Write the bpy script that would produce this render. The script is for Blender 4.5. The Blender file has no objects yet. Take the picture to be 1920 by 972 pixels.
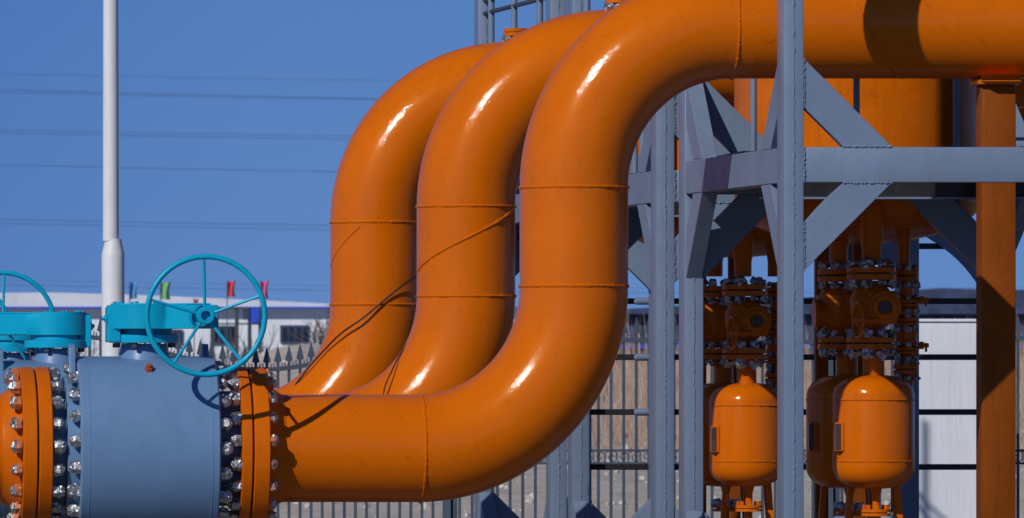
import bpy, bmesh, math, random
from mathutils import Vector, Matrix, noise
random.seed(7)
PI = math.pi
scene = bpy.context.scene
COL = scene.collection

# ------------------------------------------------------------------ measuring helpers (metres; camera at x=0,y=0 looks along +Y)
F = 17000.0; VX = -1100.0; VY = 745.0; H = 1.75
def W(px, py, Y):
    return Vector(((px - VX) / F * Y, Y, H + (VY - py) / F * Y))
def XX(px, Y=68.0): return (px - VX) / F * Y
def ZZ(py, Y=68.0): return H + (VY - py) / F * Y
STEP = 6.8            # distance between the three parallel lines

# ------------------------------------------------------------------ materials
def new_mat(name):
    m = bpy.data.materials.new(name); m.use_nodes = True
    nt = m.node_tree; b = nt.nodes['Principled BSDF']
    return m, nt, b
def nd(nt, t, **kw):
    n = nt.nodes.new(t)
    for k, v in kw.items():
        if k.startswith('i_'):
            n.inputs[k[2:].replace('_', ' ')].default_value = v
        else: setattr(n, k, v)
    return n
def ramp(nt, src, stops):
    r = nt.nodes.new('ShaderNodeValToRGB')
    e = r.color_ramp.elements
    while len(e) < len(stops): e.new(.5)
    for el, (p, c) in zip(e, stops):
        el.position = p; el.color = (c[0], c[1], c[2], 1) if not isinstance(c, (int, float)) else (c, c, c, 1)
    nt.links.new(src, r.inputs[0]); return r
def coords(nt):
    tc = nt.nodes.new('ShaderNodeTexCoord'); oi = nt.nodes.new('ShaderNodeObjectInfo')
    mul = nd(nt, 'ShaderNodeMath', operation='MULTIPLY'); mul.inputs[1].default_value = 37.0
    nt.links.new(oi.outputs['Random'], mul.inputs[0])
    add = nd(nt, 'ShaderNodeVectorMath', operation='ADD')
    nt.links.new(tc.outputs['Object'], add.inputs[0]); nt.links.new(mul.outputs[0], add.inputs[1])
    return add.outputs[0]
def noise_tex(nt, vec, scale, detail=4, rough=.6):
    n = nt.nodes.new('ShaderNodeTexNoise'); n.inputs['Scale'].default_value = scale
    n.inputs['Detail'].default_value = detail; n.inputs['Roughness'].default_value = rough
    nt.links.new(vec, n.inputs['Vector']); return n.outputs['Fac']
def scaled(nt, vec, s):
    m = nd(nt, 'ShaderNodeMapping'); m.inputs['Scale'].default_value = s
    nt.links.new(vec, m.inputs['Vector']); return m.outputs[0]
def mixc(nt, fac, a, b, mode='MIX'):
    m = nt.nodes.new('ShaderNodeMix'); m.data_type = 'RGBA'; m.blend_type = mode
    for sock, v in ((m.inputs[0], fac), (m.inputs[6], a), (m.inputs[7], b)):
        if isinstance(v, bpy.types.NodeSocket): nt.links.new(v, sock)
        elif isinstance(v, (int, float)): sock.default_value = v
        else: sock.default_value = (v[0], v[1], v[2], 1)
    return m.outputs[2]
def bump(nt, b, chain, sock='Normal'):
    last = None
    for h, st, dist in chain:
        bp = nt.nodes.new('ShaderNodeBump'); bp.inputs['Strength'].default_value = st; bp.inputs['Distance'].default_value = dist
        nt.links.new(h, bp.inputs['Height'])
        if last: nt.links.new(last, bp.inputs['Normal'])
        last = bp.outputs[0]
    nt.links.new(last, b.inputs[sock])

def paint(name, col, dirt=(.08, .035, .012), dirt_amt=.35, rough=.3, peel=.6, coat=0.0, streak=.3, spec=.5, var=.16, dings=True, stint=None):
    m, nt, b = new_mat(name)
    v = coords(nt)
    big = noise_tex(nt, v, 1.7, 5, .62)
    mid = noise_tex(nt, v, 9, 6, .7)
    c1 = [c * (1 - var) for c in col]; c2 = [min(1, c * (1 + var)) for c in col]
    r = ramp(nt, big, [(.3, c1), (.72, c2)])
    # rain streaks, long in z
    st = noise_tex(nt, scaled(nt, v, (22, 22, .9)), 1.0, 4, .7)
    sf = ramp(nt, st, [(.5, 0.0), (.78, streak)])
    c = mixc(nt, sf.outputs[0], r.outputs[0], dirt)
    df = ramp(nt, mid, [(.56, 0.0), (.75, dirt_amt)])
    gate = ramp(nt, noise_tex(nt, v, 2.6, 3, .5), [(.45, 0.0), (.62, 1.0)])
    mm = nd(nt, 'ShaderNodeMath', operation='MULTIPLY')
    nt.links.new(df.outputs[0], mm.inputs[0]); nt.links.new(gate.outputs[0], mm.inputs[1])
    c = mixc(nt, mm.outputs[0], c, dirt)
    if dings:
        sp = nt.nodes.new('ShaderNodeTexVoronoi'); sp.inputs['Scale'].default_value = 7; nt.links.new(v, sp.inputs['Vector'])
        sr = ramp(nt, sp.outputs['Distance'], [(.018, .85), (.035, 0.0)])
        c = mixc(nt, sr.outputs[0], c, (.05, .03, .02))
    if dings and 'orange' in name:
        wv = noise_tex(nt, scaled(nt, v, (3, 3, 3)), 1.3, 2, .5)
        ab = nd(nt, 'ShaderNodeMath', operation='SUBTRACT'); ab.inputs[1].default_value = .5; nt.links.new(wv, ab.inputs[0])
        aa = nd(nt, 'ShaderNodeMath', operation='ABSOLUTE'); nt.links.new(ab.outputs[0], aa.inputs[0])
        sc_ = ramp(nt, aa.outputs[0], [(.0008, .5), (.0022, 0.0)])
        gt = ramp(nt, noise_tex(nt, v, 4.5, 2, .5), [(.55, 0.0), (.6, 1.0)])
        mg = nd(nt, 'ShaderNodeMath', operation='MULTIPLY'); nt.links.new(sc_.outputs[0], mg.inputs[0]); nt.links.new(gt.outputs[0], mg.inputs[1])
        c = mixc(nt, mg.outputs[0], c, [x * .35 for x in col])
    nt.links.new(c, b.inputs['Base Color'])
    rr = ramp(nt, noise_tex(nt, v, 5, 6, .75), [(.3, rough * .8), (.75, rough * 1.45)])
    nt.links.new(rr.outputs[0], b.inputs['Roughness'])
    b.inputs['Specular IOR Level'].default_value = spec
    if stint: b.inputs['Specular Tint'].default_value = (*stint, 1)
    b.inputs['Coat Weight'].default_value = coat; b.inputs['Coat Roughness'].default_value = .07
    if coat: bump(nt, b, [(noise_tex(nt, v, 55, 2, .65), 1.0, .0016), (noise_tex(nt, v, 6, 2, .5), 1.0, .0022)], 'Coat Normal')
    bump(nt, b, [(noise_tex(nt, v, 60, 3, .6), peel * .25, .004), (noise_tex(nt, v, 6, 4, .6), peel * .25, .012)])
    return m

MAT = {}
MAT['orange'] = paint('orange_gloss_paint', (.625, .130, .0008), dirt=(.26, .065, .003), dirt_amt=.45, rough=.30, peel=.6, streak=.12, spec=.16, var=.06, stint=(1, .62, .2), coat=.34)
MAT['orange_mid'] = paint('orange_paint_aged', (.60, .128, .002), dirt=(.12, .035, .008), dirt_amt=.6, rough=.28, peel=.8, streak=.3, spec=.4, stint=(1, .62, .30))
MAT['orange_flange'] = paint('orange_flange_paint', (.60, .120, .002), dirt=(.2, .06, .01), dirt_amt=.5, rough=.36, peel=.7, streak=.12, spec=.3, stint=(1, .62, .30))
MAT['brown'] = paint('brown_orange_primer', (.24, .055, .006), dirt=(.06, .025, .01), dirt_amt=.6, rough=.5, peel=.6, streak=.5, spec=.25, stint=(1, .62, .30))  # orange darkened so its base colour carries the support post's shade
MAT['steel'] = paint('blue_grey_steel_paint', (.165, .225, .34), dirt=(.16, .15, .14), dirt_amt=.35, rough=.36, peel=.9, streak=.22, spec=.45, var=.1)
MAT['bodygrey'] = paint('valve_grey_paint', (.125, .235, .42), dirt=(.09, .09, .09), dirt_amt=.3, rough=.33, peel=.35, streak=.12, spec=.45, var=.1)
MAT['darkgrey'] = paint('dark_grey_paint', (.05, .06, .08), dirt=(.05, .04, .03), rough=.5)
MAT['black'] = paint('black_paint', (.012, .013, .017), dirt=(.03, .028, .025), rough=.45, var=.3)
MAT['cyan'] = paint('turquoise_blue_paint', (.003, .37, .60), dirt=(.02, .10, .15), dirt_amt=.7, rough=.3, peel=1.0, streak=.1, spec=.4, var=.12, stint=(.5, .9, 1))
MAT['white'] = paint('white_paint', (.72, .74, .78), dirt=(.4, .38, .35), dirt_amt=.3, rough=.45, peel=.3, streak=.25, var=.05)
MAT['wallwhite'] = paint('white_render', (.76, .80, .88), dirt=(.5, .5, .52), dirt_amt=.4, rough=.8, peel=.6, streak=.5, var=.06, dings=False)
MAT['fence'] = paint('grey_iron_paint', (.06, .085, .125), dirt=(.07, .07, .08), rough=.5, var=.25)
MAT['roofwhite'] = paint('pale_roof_sheet', (.66, .70, .80), dirt=(.5, .5, .55), rough=.6, var=.08, dings=False)
MAT['bluetrim'] = paint('blue_trim', (.02, .08, .62), rough=.5, var=.1, dings=False)
MAT['darkblue'] = paint('navy_cladding', (.035, .055, .13), dirt=(.12, .12, .13), dirt_amt=.8, rough=.6, var=.5, dings=False)
MAT['rust'] = paint('rusty_red', (.35, .07, .035), dirt=(.1, .04, .02), rough=.7, var=.3)
for n, c in (('flagblue', (.09, .28, .60)), ('flaggreen', (.16, .42, .18)), ('flagred', (.56, .06, .08)), ('flagpink', (.56, .10, .28))):
    MAT[n] = paint(n, c, rough=.8, var=.1, streak=0, dings=False)

def glass_dark():
    m, nt, b = new_mat('dark_window_glass')
    v = coords(nt); r = ramp(nt, noise_tex(nt, scaled(nt, v, (3, 3, .4)), 2, 3), [(.4, (.004, .006, .015)), (.7, (.05, .06, .09))])
    nt.links.new(r.outputs[0], b.inputs['Base Color']); b.inputs['Roughness'].default_value = .15
    return m
MAT['glass'] = glass_dark()
def foil(name, tint=(.55, .57, .60), rust=0.0):
    m, nt, b = new_mat(name)
    v = coords(nt)
    r = ramp(nt, noise_tex(nt, v, 25, 5, .7), [(.35, [c * .55 for c in tint]), (.6, tint)])
    c = r.outputs[0]
    if rust:
        sx_ = nt.nodes.new('ShaderNodeSeparateXYZ'); tco = nt.nodes.new('ShaderNodeTexCoord'); nt.links.new(tco.outputs['Object'], sx_.inputs[0])
        a1 = nd(nt, 'ShaderNodeMath', operation='MULTIPLY_ADD'); a1.inputs[1].default_value = -9.0; a1.inputs[2].default_value = .42; nt.links.new(sx_.outputs[0], a1.inputs[0])
        a2 = nd(nt, 'ShaderNodeMath', operation='ADD'); nt.links.new(a1.outputs[0], a2.inputs[0]); nt.links.new(noise_tex(nt, v, 14, 4, .6), a2.inputs[1])
        rf = ramp(nt, a2.outputs[0], [(.50, 0.0), (.56, rust)])
        c = mixc(nt, rf.outputs[0], c, (.55, .13, .01))
        mt = nd(nt, 'ShaderNodeMath', operation='SUBTRACT'); mt.inputs[0].default_value = .92
        nt.links.new(rf.outputs[0], mt.inputs[1]); nt.links.new(mt.outputs[0], b.inputs['Metallic'])
    else: b.inputs['Metallic'].default_value = .92
    nt.links.new(c, b.inputs['Base Color'])
    b.inputs['Roughness'].default_value = .42
    bump(nt, b, [(noise_tex(nt, v, 45, 4, .7), .7, .008)])
    return m
MAT['foil'] = foil('crumpled_foil')
MAT['foil_orange'] = foil('paint_smeared_foil', rust=.9)
def simple(name, c, rough=.8, metal=0.0):
    m, nt, b = new_mat(name); v = coords(nt)
    r = ramp(nt, noise_tex(nt, v, 8, 4), [(.3, [x * .8 for x in c]), (.7, [x * 1.2 for x in c])])
    nt.links.new(r.outputs[0], b.inputs['Base Color']); b.inputs['Roughness'].default_value = rough; b.inputs['Metallic'].default_value = metal
    return m
MAT['rubber'] = simple('black_rubber', (.018, .016, .016), .55)
MAT['bark'] = simple('bare_bark', (.10, .085, .075))
MAT['wire'] = simple('cable_metal', (.02, .03, .06), .7)
MAT['plate'] = simple('nameplate', (.075, .055, .055), .4, .2)
def straw_mat():
    m, nt, b = new_mat('dry_straw'); tc = nt.nodes.new('ShaderNodeTexCoord')
    r = ramp(nt, noise_tex(nt, scaled(nt, tc.outputs['Object'], (9, 9, 1.2)), 1.0, 5, .7), [(.3, (.17, .11, .08)), (.5, (.40, .28, .21)), (.7, (.56, .45, .37))])
    nt.links.new(r.outputs[0], b.inputs['Base Color']); b.inputs['Roughness'].default_value = .95
    return m
MAT['straw'] = straw_mat()
def ground_mat():
    m, nt, b = new_mat('stony_dirt')
    tc = nt.nodes.new('ShaderNodeTexCoord'); v = tc.outputs['Object']
    n1 = noise_tex(nt, v, .35, 8, .7); n2 = noise_tex(nt, v, 3.2, 8, .75)
    c = mixc(nt, .5, ramp(nt, n1, [(.35, (.42, .35, .30)), (.65, (.60, .53, .47))]).outputs[0],
             ramp(nt, n2, [(.36, (.27, .22, .185)), (.5, (.54, .48, .43)), (.66, (.74, .69, .65))]).outputs[0])
    nt.links.new(c, b.inputs['Base Color']); b.inputs['Roughness'].default_value = .95
    bump(nt, b, [(n2, .8, .05), (noise_tex(nt, v, 12, 5, .7), .7, .02)])
    return m
MAT['ground'] = ground_mat()

# ------------------------------------------------------------------ mesh helpers (world coordinates; obj() subtracts the thing's origin)
def BM(): return bmesh.new()
def box(bm, a, b, bev=0.0, seg=1):
    a = Vector(a); b = Vector(b); c = (a + b) / 2; s = b - a
    r = bmesh.ops.create_cube(bm, size=1, matrix=Matrix.Translation(c) @ Matrix.Diagonal((abs(s.x), abs(s.y), abs(s.z), 1)))
    if bev:
        es = list({e for v in r['verts'] for e in v.link_edges})
        bmesh.ops.bevel(bm, geom=es, offset=bev, segments=seg, affect='EDGES', profile=.5)
    return bm
def frame_for(t, up=Vector((0, 0, 1))):
    t = t.normalized()
    if abs(t.dot(up)) > .95: up = Vector((0, 1, 0))
    a = t.cross(up).normalized(); b = a.cross(t).normalized()
    return a, b
def tube(bm, pts, rad, n=16, closed=False, cap=True, jit=0.0):
    pts = [Vector(p) for p in pts]; N = len(pts)
    rs = rad if isinstance(rad, (list, tuple)) else [rad] * N
    rings = []; a = None
    for i, p in enumerate(pts):
        if closed: t = pts[(i + 1) % N] - pts[i - 1]
        else: t = pts[min(i + 1, N - 1)] - pts[max(i - 1, 0)]
        t.normalize()
        if a is None: a, _ = frame_for(t)
        a = (a - t * a.dot(t)).normalized(); b = t.cross(a)
        k = rs[i]
        rings.append([bm.verts.new(p + (a * math.cos(2 * PI * j / n) + b * math.sin(2 * PI * j / n)) * (k * (1 + random.uniform(-jit, jit)))) for j in range(n)])
    M = N if closed else N - 1
    for i in range(M):
        r0, r1 = rings[i], rings[(i + 1) % N]
        for j in range(n): bm.faces.new((r0[j], r0[(j + 1) % n], r1[(j + 1) % n], r1[j]))
    if cap and not closed:
        bm.faces.new(rings[0][::-1]); bm.faces.new(rings[-1])
    return bm
def cyl(bm, p, q, r, r2=None, n=24, cap=True):
    return tube(bm, [p, q], [r, r if r2 is None else r2], n, cap=cap)
def lathe(bm, org, axis, prof, n=64):
    """prof: list of (distance along axis, radius)"""
    org = Vector(org); axis = Vector(axis).normalized(); a, b = frame_for(axis)
    rings = []
    for t, r in prof:
        if r < 1e-5: rings.append([bm.verts.new(org + axis * t)])
        else: rings.append([bm.verts.new(org + axis * t + (a * math.cos(2 * PI * j / n) + b * math.sin(2 * PI * j / n)) * r) for j in range(n)])
    for r0, r1 in zip(rings, rings[1:]):
        for j in range(n):
            k = (j + 1) % n
            if len(r0) == 1 and len(r1) == 1: continue
            if len(r0) == 1: bm.faces.new((r0[0], r1[k], r1[j]))
            elif len(r1) == 1: bm.faces.new((r0[j], r0[k], r1[0]))
            else: bm.faces.new((r0[j], r0[k], r1[k], r1[j]))
    return bm
def prism(bm, poly, ext, bev=0.0):
    """poly: list of 3d points, ext: extrusion vector"""
    ext = Vector(ext)
    v0 = [bm.verts.new(Vector(p)) for p in poly]; v1 = [bm.verts.new(Vector(p) + ext) for p in poly]
    n = len(poly); fs = [bm.faces.new(v0), bm.faces.new(v1[::-1])]
    for i in range(n): fs.append(bm.faces.new((v0[i], v1[i], v1[(i + 1) % n], v0[(i + 1) % n])))
    if bev:
        es = list({e for f in fs for e in f.edges})
        bmesh.ops.bevel(bm, geom=es, offset=bev, segments=1, affect='EDGES')
    return bm
def ring_pts(c, axis, r, n=96, ph=0):
    c = Vector(c); a, b = frame_for(Vector(axis))
    return [c + (a * math.cos(2 * PI * i / n + ph) + b * math.sin(2 * PI * i / n + ph)) * r for i in range(n)]
def bead(bm, pts, r=.011, closed=True, jit=.38):
    """a weld bead: a thin bumpy tube"""
    rs = [r * (1 + random.uniform(-jit, jit)) for _ in pts]
    return tube(bm, pts, rs, 6, closed=closed)
ORG = {}
def mesh_of(name, bm, mat, org=(0, 0, 0), smooth=True, ang=32):
    bmesh.ops.recalc_face_normals(bm, faces=bm.faces)
    bmesh.ops.translate(bm, verts=bm.verts, vec=-Vector(org))
    me = bpy.data.meshes.new(name); bm.to_mesh(me); bm.free()
    me.materials.append(MAT[mat] if isinstance(mat, str) else mat)
    if smooth:
        me.shade_smooth(); me.set_sharp_from_angle(angle=math.radians(ang))
    return me
def obj(name, bm, mat, parent=None, smooth=True, ang=32):
    """a mesh part under its thing, or with parent None a mesh that is a whole thing (origin at its base)"""
    if parent is not None: org = ORG[parent]
    else:
        bb = [v.co for v in bm.verts]
        org = Vector((sum(v.x for v in bb) / len(bb), sum(v.y for v in bb) / len(bb), min(v.z for v in bb)))
    me = mesh_of(name, bm, mat, org, smooth, ang)
    o = bpy.data.objects.new(name, me); COL.objects.link(o)
    if parent is not None: o.parent = parent
    else: o.location = org
    ORG[o] = Vector(org)
    return o
def tag(o, label=None, cat=None, group=None, kind=None):
    for k, v in (('label', label), ('category', cat), ('group', group), ('kind', kind)):
        if v: o[k] = v
    return o
def thing(name, label, cat, loc, group=None):
    o = bpy.data.objects.new(name, None); COL.objects.link(o); o.location = loc; o.empty_display_size = .2
    ORG[o] = Vector(loc); tag(o, label, cat, group); return o
def inst(name, me, parent, loc, rot=None, sc=1.0):
    """a part that shares a mesh, placed at a world position"""
    o = bpy.data.objects.new(name, me); COL.objects.link(o); o.parent = parent
    o.location = Vector(loc) - ORG[parent]
    if rot is not None: o.rotation_euler = rot
    o.scale = (sc, sc, sc) if isinstance(sc, (int, float)) else sc
    ORG[o] = ORG[parent]
    return o
def kids(o): return [c for c in bpy.data.objects if c.parent == o]
def dup(o, off=(0, 0, 0), parent=None, label=None, rotz=0.0, skip=()):
    c = o.copy(); COL.objects.link(c)
    if parent is None:
        c.location = o.location + Vector(off); c.rotation_euler.z += rotz
        if label: c['label'] = label
    else: c.parent = parent
    for ch in kids(o):
        if ch.name.split('.')[0] in skip: continue
        dup(ch, parent=c, skip=skip)
    return c

# ------------------------------------------------------------------ wrapped nuts
def foil_nut(seed, r=.049, l=.082, jit=.0055):
    rd = random.Random(seed); bm = BM()
    prof = [(0, r * 1.0), (l * .55, r * 1.02), (l * .74, r * .90), (l * .96, r * .52), (l, 0)]
    bm2 = lathe(bm, (0, 0, 0), (1, 0, 0), prof, 6)
    bmesh.ops.subdivide_edges(bm, edges=bm.edges[:], cuts=1, use_grid_fill=True)
    for v in bm.verts: v.co += Vector((rd.uniform(-jit, jit), rd.uniform(-jit, jit), rd.uniform(-jit, jit)))
    bmesh.ops.triangulate(bm, faces=bm.faces)
    return bm
def foil_lump(seed, r=.043):
    rd = random.Random(seed); bm = BM()
    bmesh.ops.create_icosphere(bm, subdivisions=2, radius=r)
    for v in bm.verts:
        n_ = noise.noise(v.co * 38 + Vector((seed * 7, 0, 0))); v.co *= 1 + n_ * .75 + rd.uniform(-.10, .10)
    for v in bm.verts: v.co.z *= 1.0
    return bm
NUT = [mesh_of('nut', foil_nut(i), 'foil', smooth=False) for i in range(5)]
NUTO = [mesh_of('nut', foil_nut(10 + i), 'foil_orange', smooth=False) for i in range(5)]
LUMP = [mesh_of('bolt', foil_lump(i), 'foil', smooth=False) for i in range(6)]
LUMPO = [mesh_of('bolt', foil_lump(20 + i), 'foil_orange', smooth=False) for i in range(3)]
def nut_ring(parent, px, r, meshes, side, n=20, ph=0.0, only=None, cy=841, Yc=68.0, size=1.02):
    """nuts around a circle in the plane x = px; side +1/-1 is where they point"""
    c = Vector((XX(px, Yc), Yc, ZZ(cy, Yc)))
    for i in range(n):
        a = 2 * PI * (i + ph) / n
        p = c + Vector((0, -math.cos(a), math.sin(a))) * r
        if only and not only(a): continue
        inst('nut', meshes[i % len(meshes)], parent, p, (a + random.uniform(-.3, .3), 0, PI if side < 0 else 0), size * random.uniform(.9, 1.12))

def facing(a): return math.cos(a) > -.35      # the camera side of a flange

# ------------------------------------------------------------------ the three big pipes
R = .404; CZ = ZZ(841)
def big_pipe(k):
    Y = 68.0 + k * STEP; dX = (0, -.020, -.046)[k]
    names = ['nearest glossy orange double-bend pipe, bolted to the front grey valve',
             'middle one of the glossy orange bent pipes, diagonal weld on its upright',
             'glossy orange bent pipe farthest back, crossed by a thin black cable']
    t = thing('bent_pipe', names[k], 'pipe', (XX(504), Y, 0), 'orange bent pipes')
    P = lambda px, py: Vector((XX(px), Y, ZZ(py)))
    path = [P(494, 841), P(560, 841), P(650, 841), P(740, 841)]
    c = (784, 537); a, b = 292, 304
    for i in range(49):
        th = PI / 2 * i / 48; path.append(P(c[0] + a * math.sin(th), c[1] + b * math.cos(th)))
    for y in (500, 450, 400): path.append(P(1076, y))
    c2 = (1372, 352); a, b = 296, 305
    for i in range(49):
        th = PI / 2 * i / 48; path.append(P(c2[0] - a * math.cos(th), c2[1] - b * math.sin(th)))
    for x in (1450, 1600, 1800, 2000, 2300, 2700): path.append(P(x, 47))
    obj('pipe', tube(BM(), path, R, 96), 'orange', t, ang=60)
    for p, ax in ((P(788, 841), (1, 0, 0)), (P(1076, 537), (0, 0, 1)), (P(1076, 352), (0, 0, 1)), (P(1372, 47), (1, 0, 0))):
        obj('weld_bead', bead(BM(), ring_pts(p, ax, R - .002, 190), .0115), 'orange', t, ang=50)
    # longitudinal / spiral seams
    def spiral_v(px, y0, y1, a0, a1):
        pts = []
        for i in range(70):
            u = i / 69; an = a0 + (a1 - a0) * u
            pts.append(Vector((XX(px) + (R + .001) * math.sin(an), Y - (R + .001) * math.cos(an), ZZ(y0 + (y1 - y0) * u))))
        return pts
    def spiral_h(x0, x1, a0, a1, py=47):
        pts = []
        for i in range(70):
            u = i / 69; an = a0 + (a1 - a0) * u
            pts.append(Vector((XX(x0 + (x1 - x0) * u), Y - (R + .001) * math.cos(an), ZZ(py) + (R + .001) * math.sin(an))))
        return pts
    if k == 0:
        obj('spiral_weld', bead(BM(), spiral_h(1560, 1690, .9, -1.5), .006, False), 'orange', t)
    elif k == 1:
        obj('spiral_weld', bead(BM(), spiral_v(1076, 360, 486, 1.05, -1.45), .011, False), 'orange', t)
    else:
        obj('spiral_weld', bead(BM(), spiral_v(1076, 362, 452, -.45, -1.5), .007, False), 'orange', t)
    # flange pair with the thin black gasket between
    for x0, x1 in ((441, 461), (464, 494)):
        bm = BM(); w = XX(x1) - XX(x0)
        lathe(bm, (XX(x0), Y, CZ), (1, 0, 0), [(0, .30), (0, .600), (.008, .61), (w - .008, .61), (w, .600), (w, .30), (0, .30)], 128)
        obj('flange', bm, 'orange_flange', t)
    obj('gasket', lathe(BM(), (XX(461), Y, CZ), (1, 0, 0), [(0, .3), (0, .585), (.012, .585), (.012, .3), (0, .3)], 96), 'black', t)
    obj('weld_neck', lathe(BM(), (XX(494), Y, CZ), (1, 0, 0), [(0, .30), (0, .50), (.05, .462), (.12, .412), (.14, .404), (.14, .3)], 96), 'orange_flange', t)
    if k == 0:
        nut_ring(t, 489, .556, NUTO, 1, only=facing, ph=.35)
        nut_ring(t, 440, .556, NUT, -1, only=facing, ph=.35)
        for i in range(20):     # studs, seen in the dark gap
            an = 2 * PI * (i + .35) / 20
            if facing(an):
                p = Vector((XX(400), Y - .556 * math.cos(an), CZ + .556 * math.sin(an)))
                obj('stud', cyl(BM(), p, p + Vector((XX(442) - XX(400), 0, 0)), .017, n=10), 'darkgrey', t)
    # flanged branch on the crown of the upper bend
    bx = XX(1392)
    zt = ZZ(47) + R
    obj('branch_nozzle', cyl(BM(), (bx, Y, zt - .05), (bx, Y, zt + .06), .055), 'orange', t)
    obj('branch_flange', lathe(BM(), (bx, Y, zt + .055), (0, 0, 1), [(0, 0), (0, .11), (.03, .11), (.033, .06), (.036, .11), (.066, .11), (.066, 0)], 40), 'orange_flange', t)
    for i in range(8):
        an = 2 * PI * i / 8
        p = Vector((bx + .085 * math.cos(an), Y + .085 * math.sin(an), zt + .018))
        inst('bolt', LUMP[i % 6], t, p, (i, i, 0), 1.0)
    if k == 0:
        obj('added_shadow_riser', cyl(BM(), (10.24, 68, zt - .12), (10.24, 68, 7.4), .27, n=64), 'orange', t)  # unseen upright added out of view to cast shade on the vessel
    t.location.x += dX
    return t
pipes = [big_pipe(k) for k in range(3)]

# inlet pipe on the left of the front valve
t = thing('inlet_pipe', 'short orange pipe stub with bolted flange at the left edge, feeding the front grey valve', 'pipe', (XX(0), 68, 0))
obj('pipe', cyl(BM(), (XX(-420), 68, CZ), (XX(30), 68, CZ), R, n=96), 'orange', t, ang=60)
for x0, x1 in ((34, 61), (64, 90)):
    w = XX(x1) - XX(x0)
    obj('flange', lathe(BM(), (XX(x0), 68, CZ), (1, 0, 0), [(0, .30), (0, .600), (.008, .61), (w - .008, .61), (w, .600), (w, .30), (0, .30)], 128), 'orange_flange', t)
obj('gasket', lathe(BM(), (XX(61), 68, CZ), (1, 0, 0), [(0, .3), (0, .585), (.012, .585), (.012, .3), (0, .3)], 96), 'black', t)
obj('weld_neck', lathe(BM(), (XX(34), 68, CZ), (-1, 0, 0), [(0, .30), (0, .50), (.05, .462), (.12, .412), (.14, .404), (.14, .3)], 96), 'orange_flange', t)
nut_ring(t, 32, .556, NUTO, -1, only=facing, ph=.1)
nut_ring(t, 91, .556, NUT, 1, only=facing, ph=.1)

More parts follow.
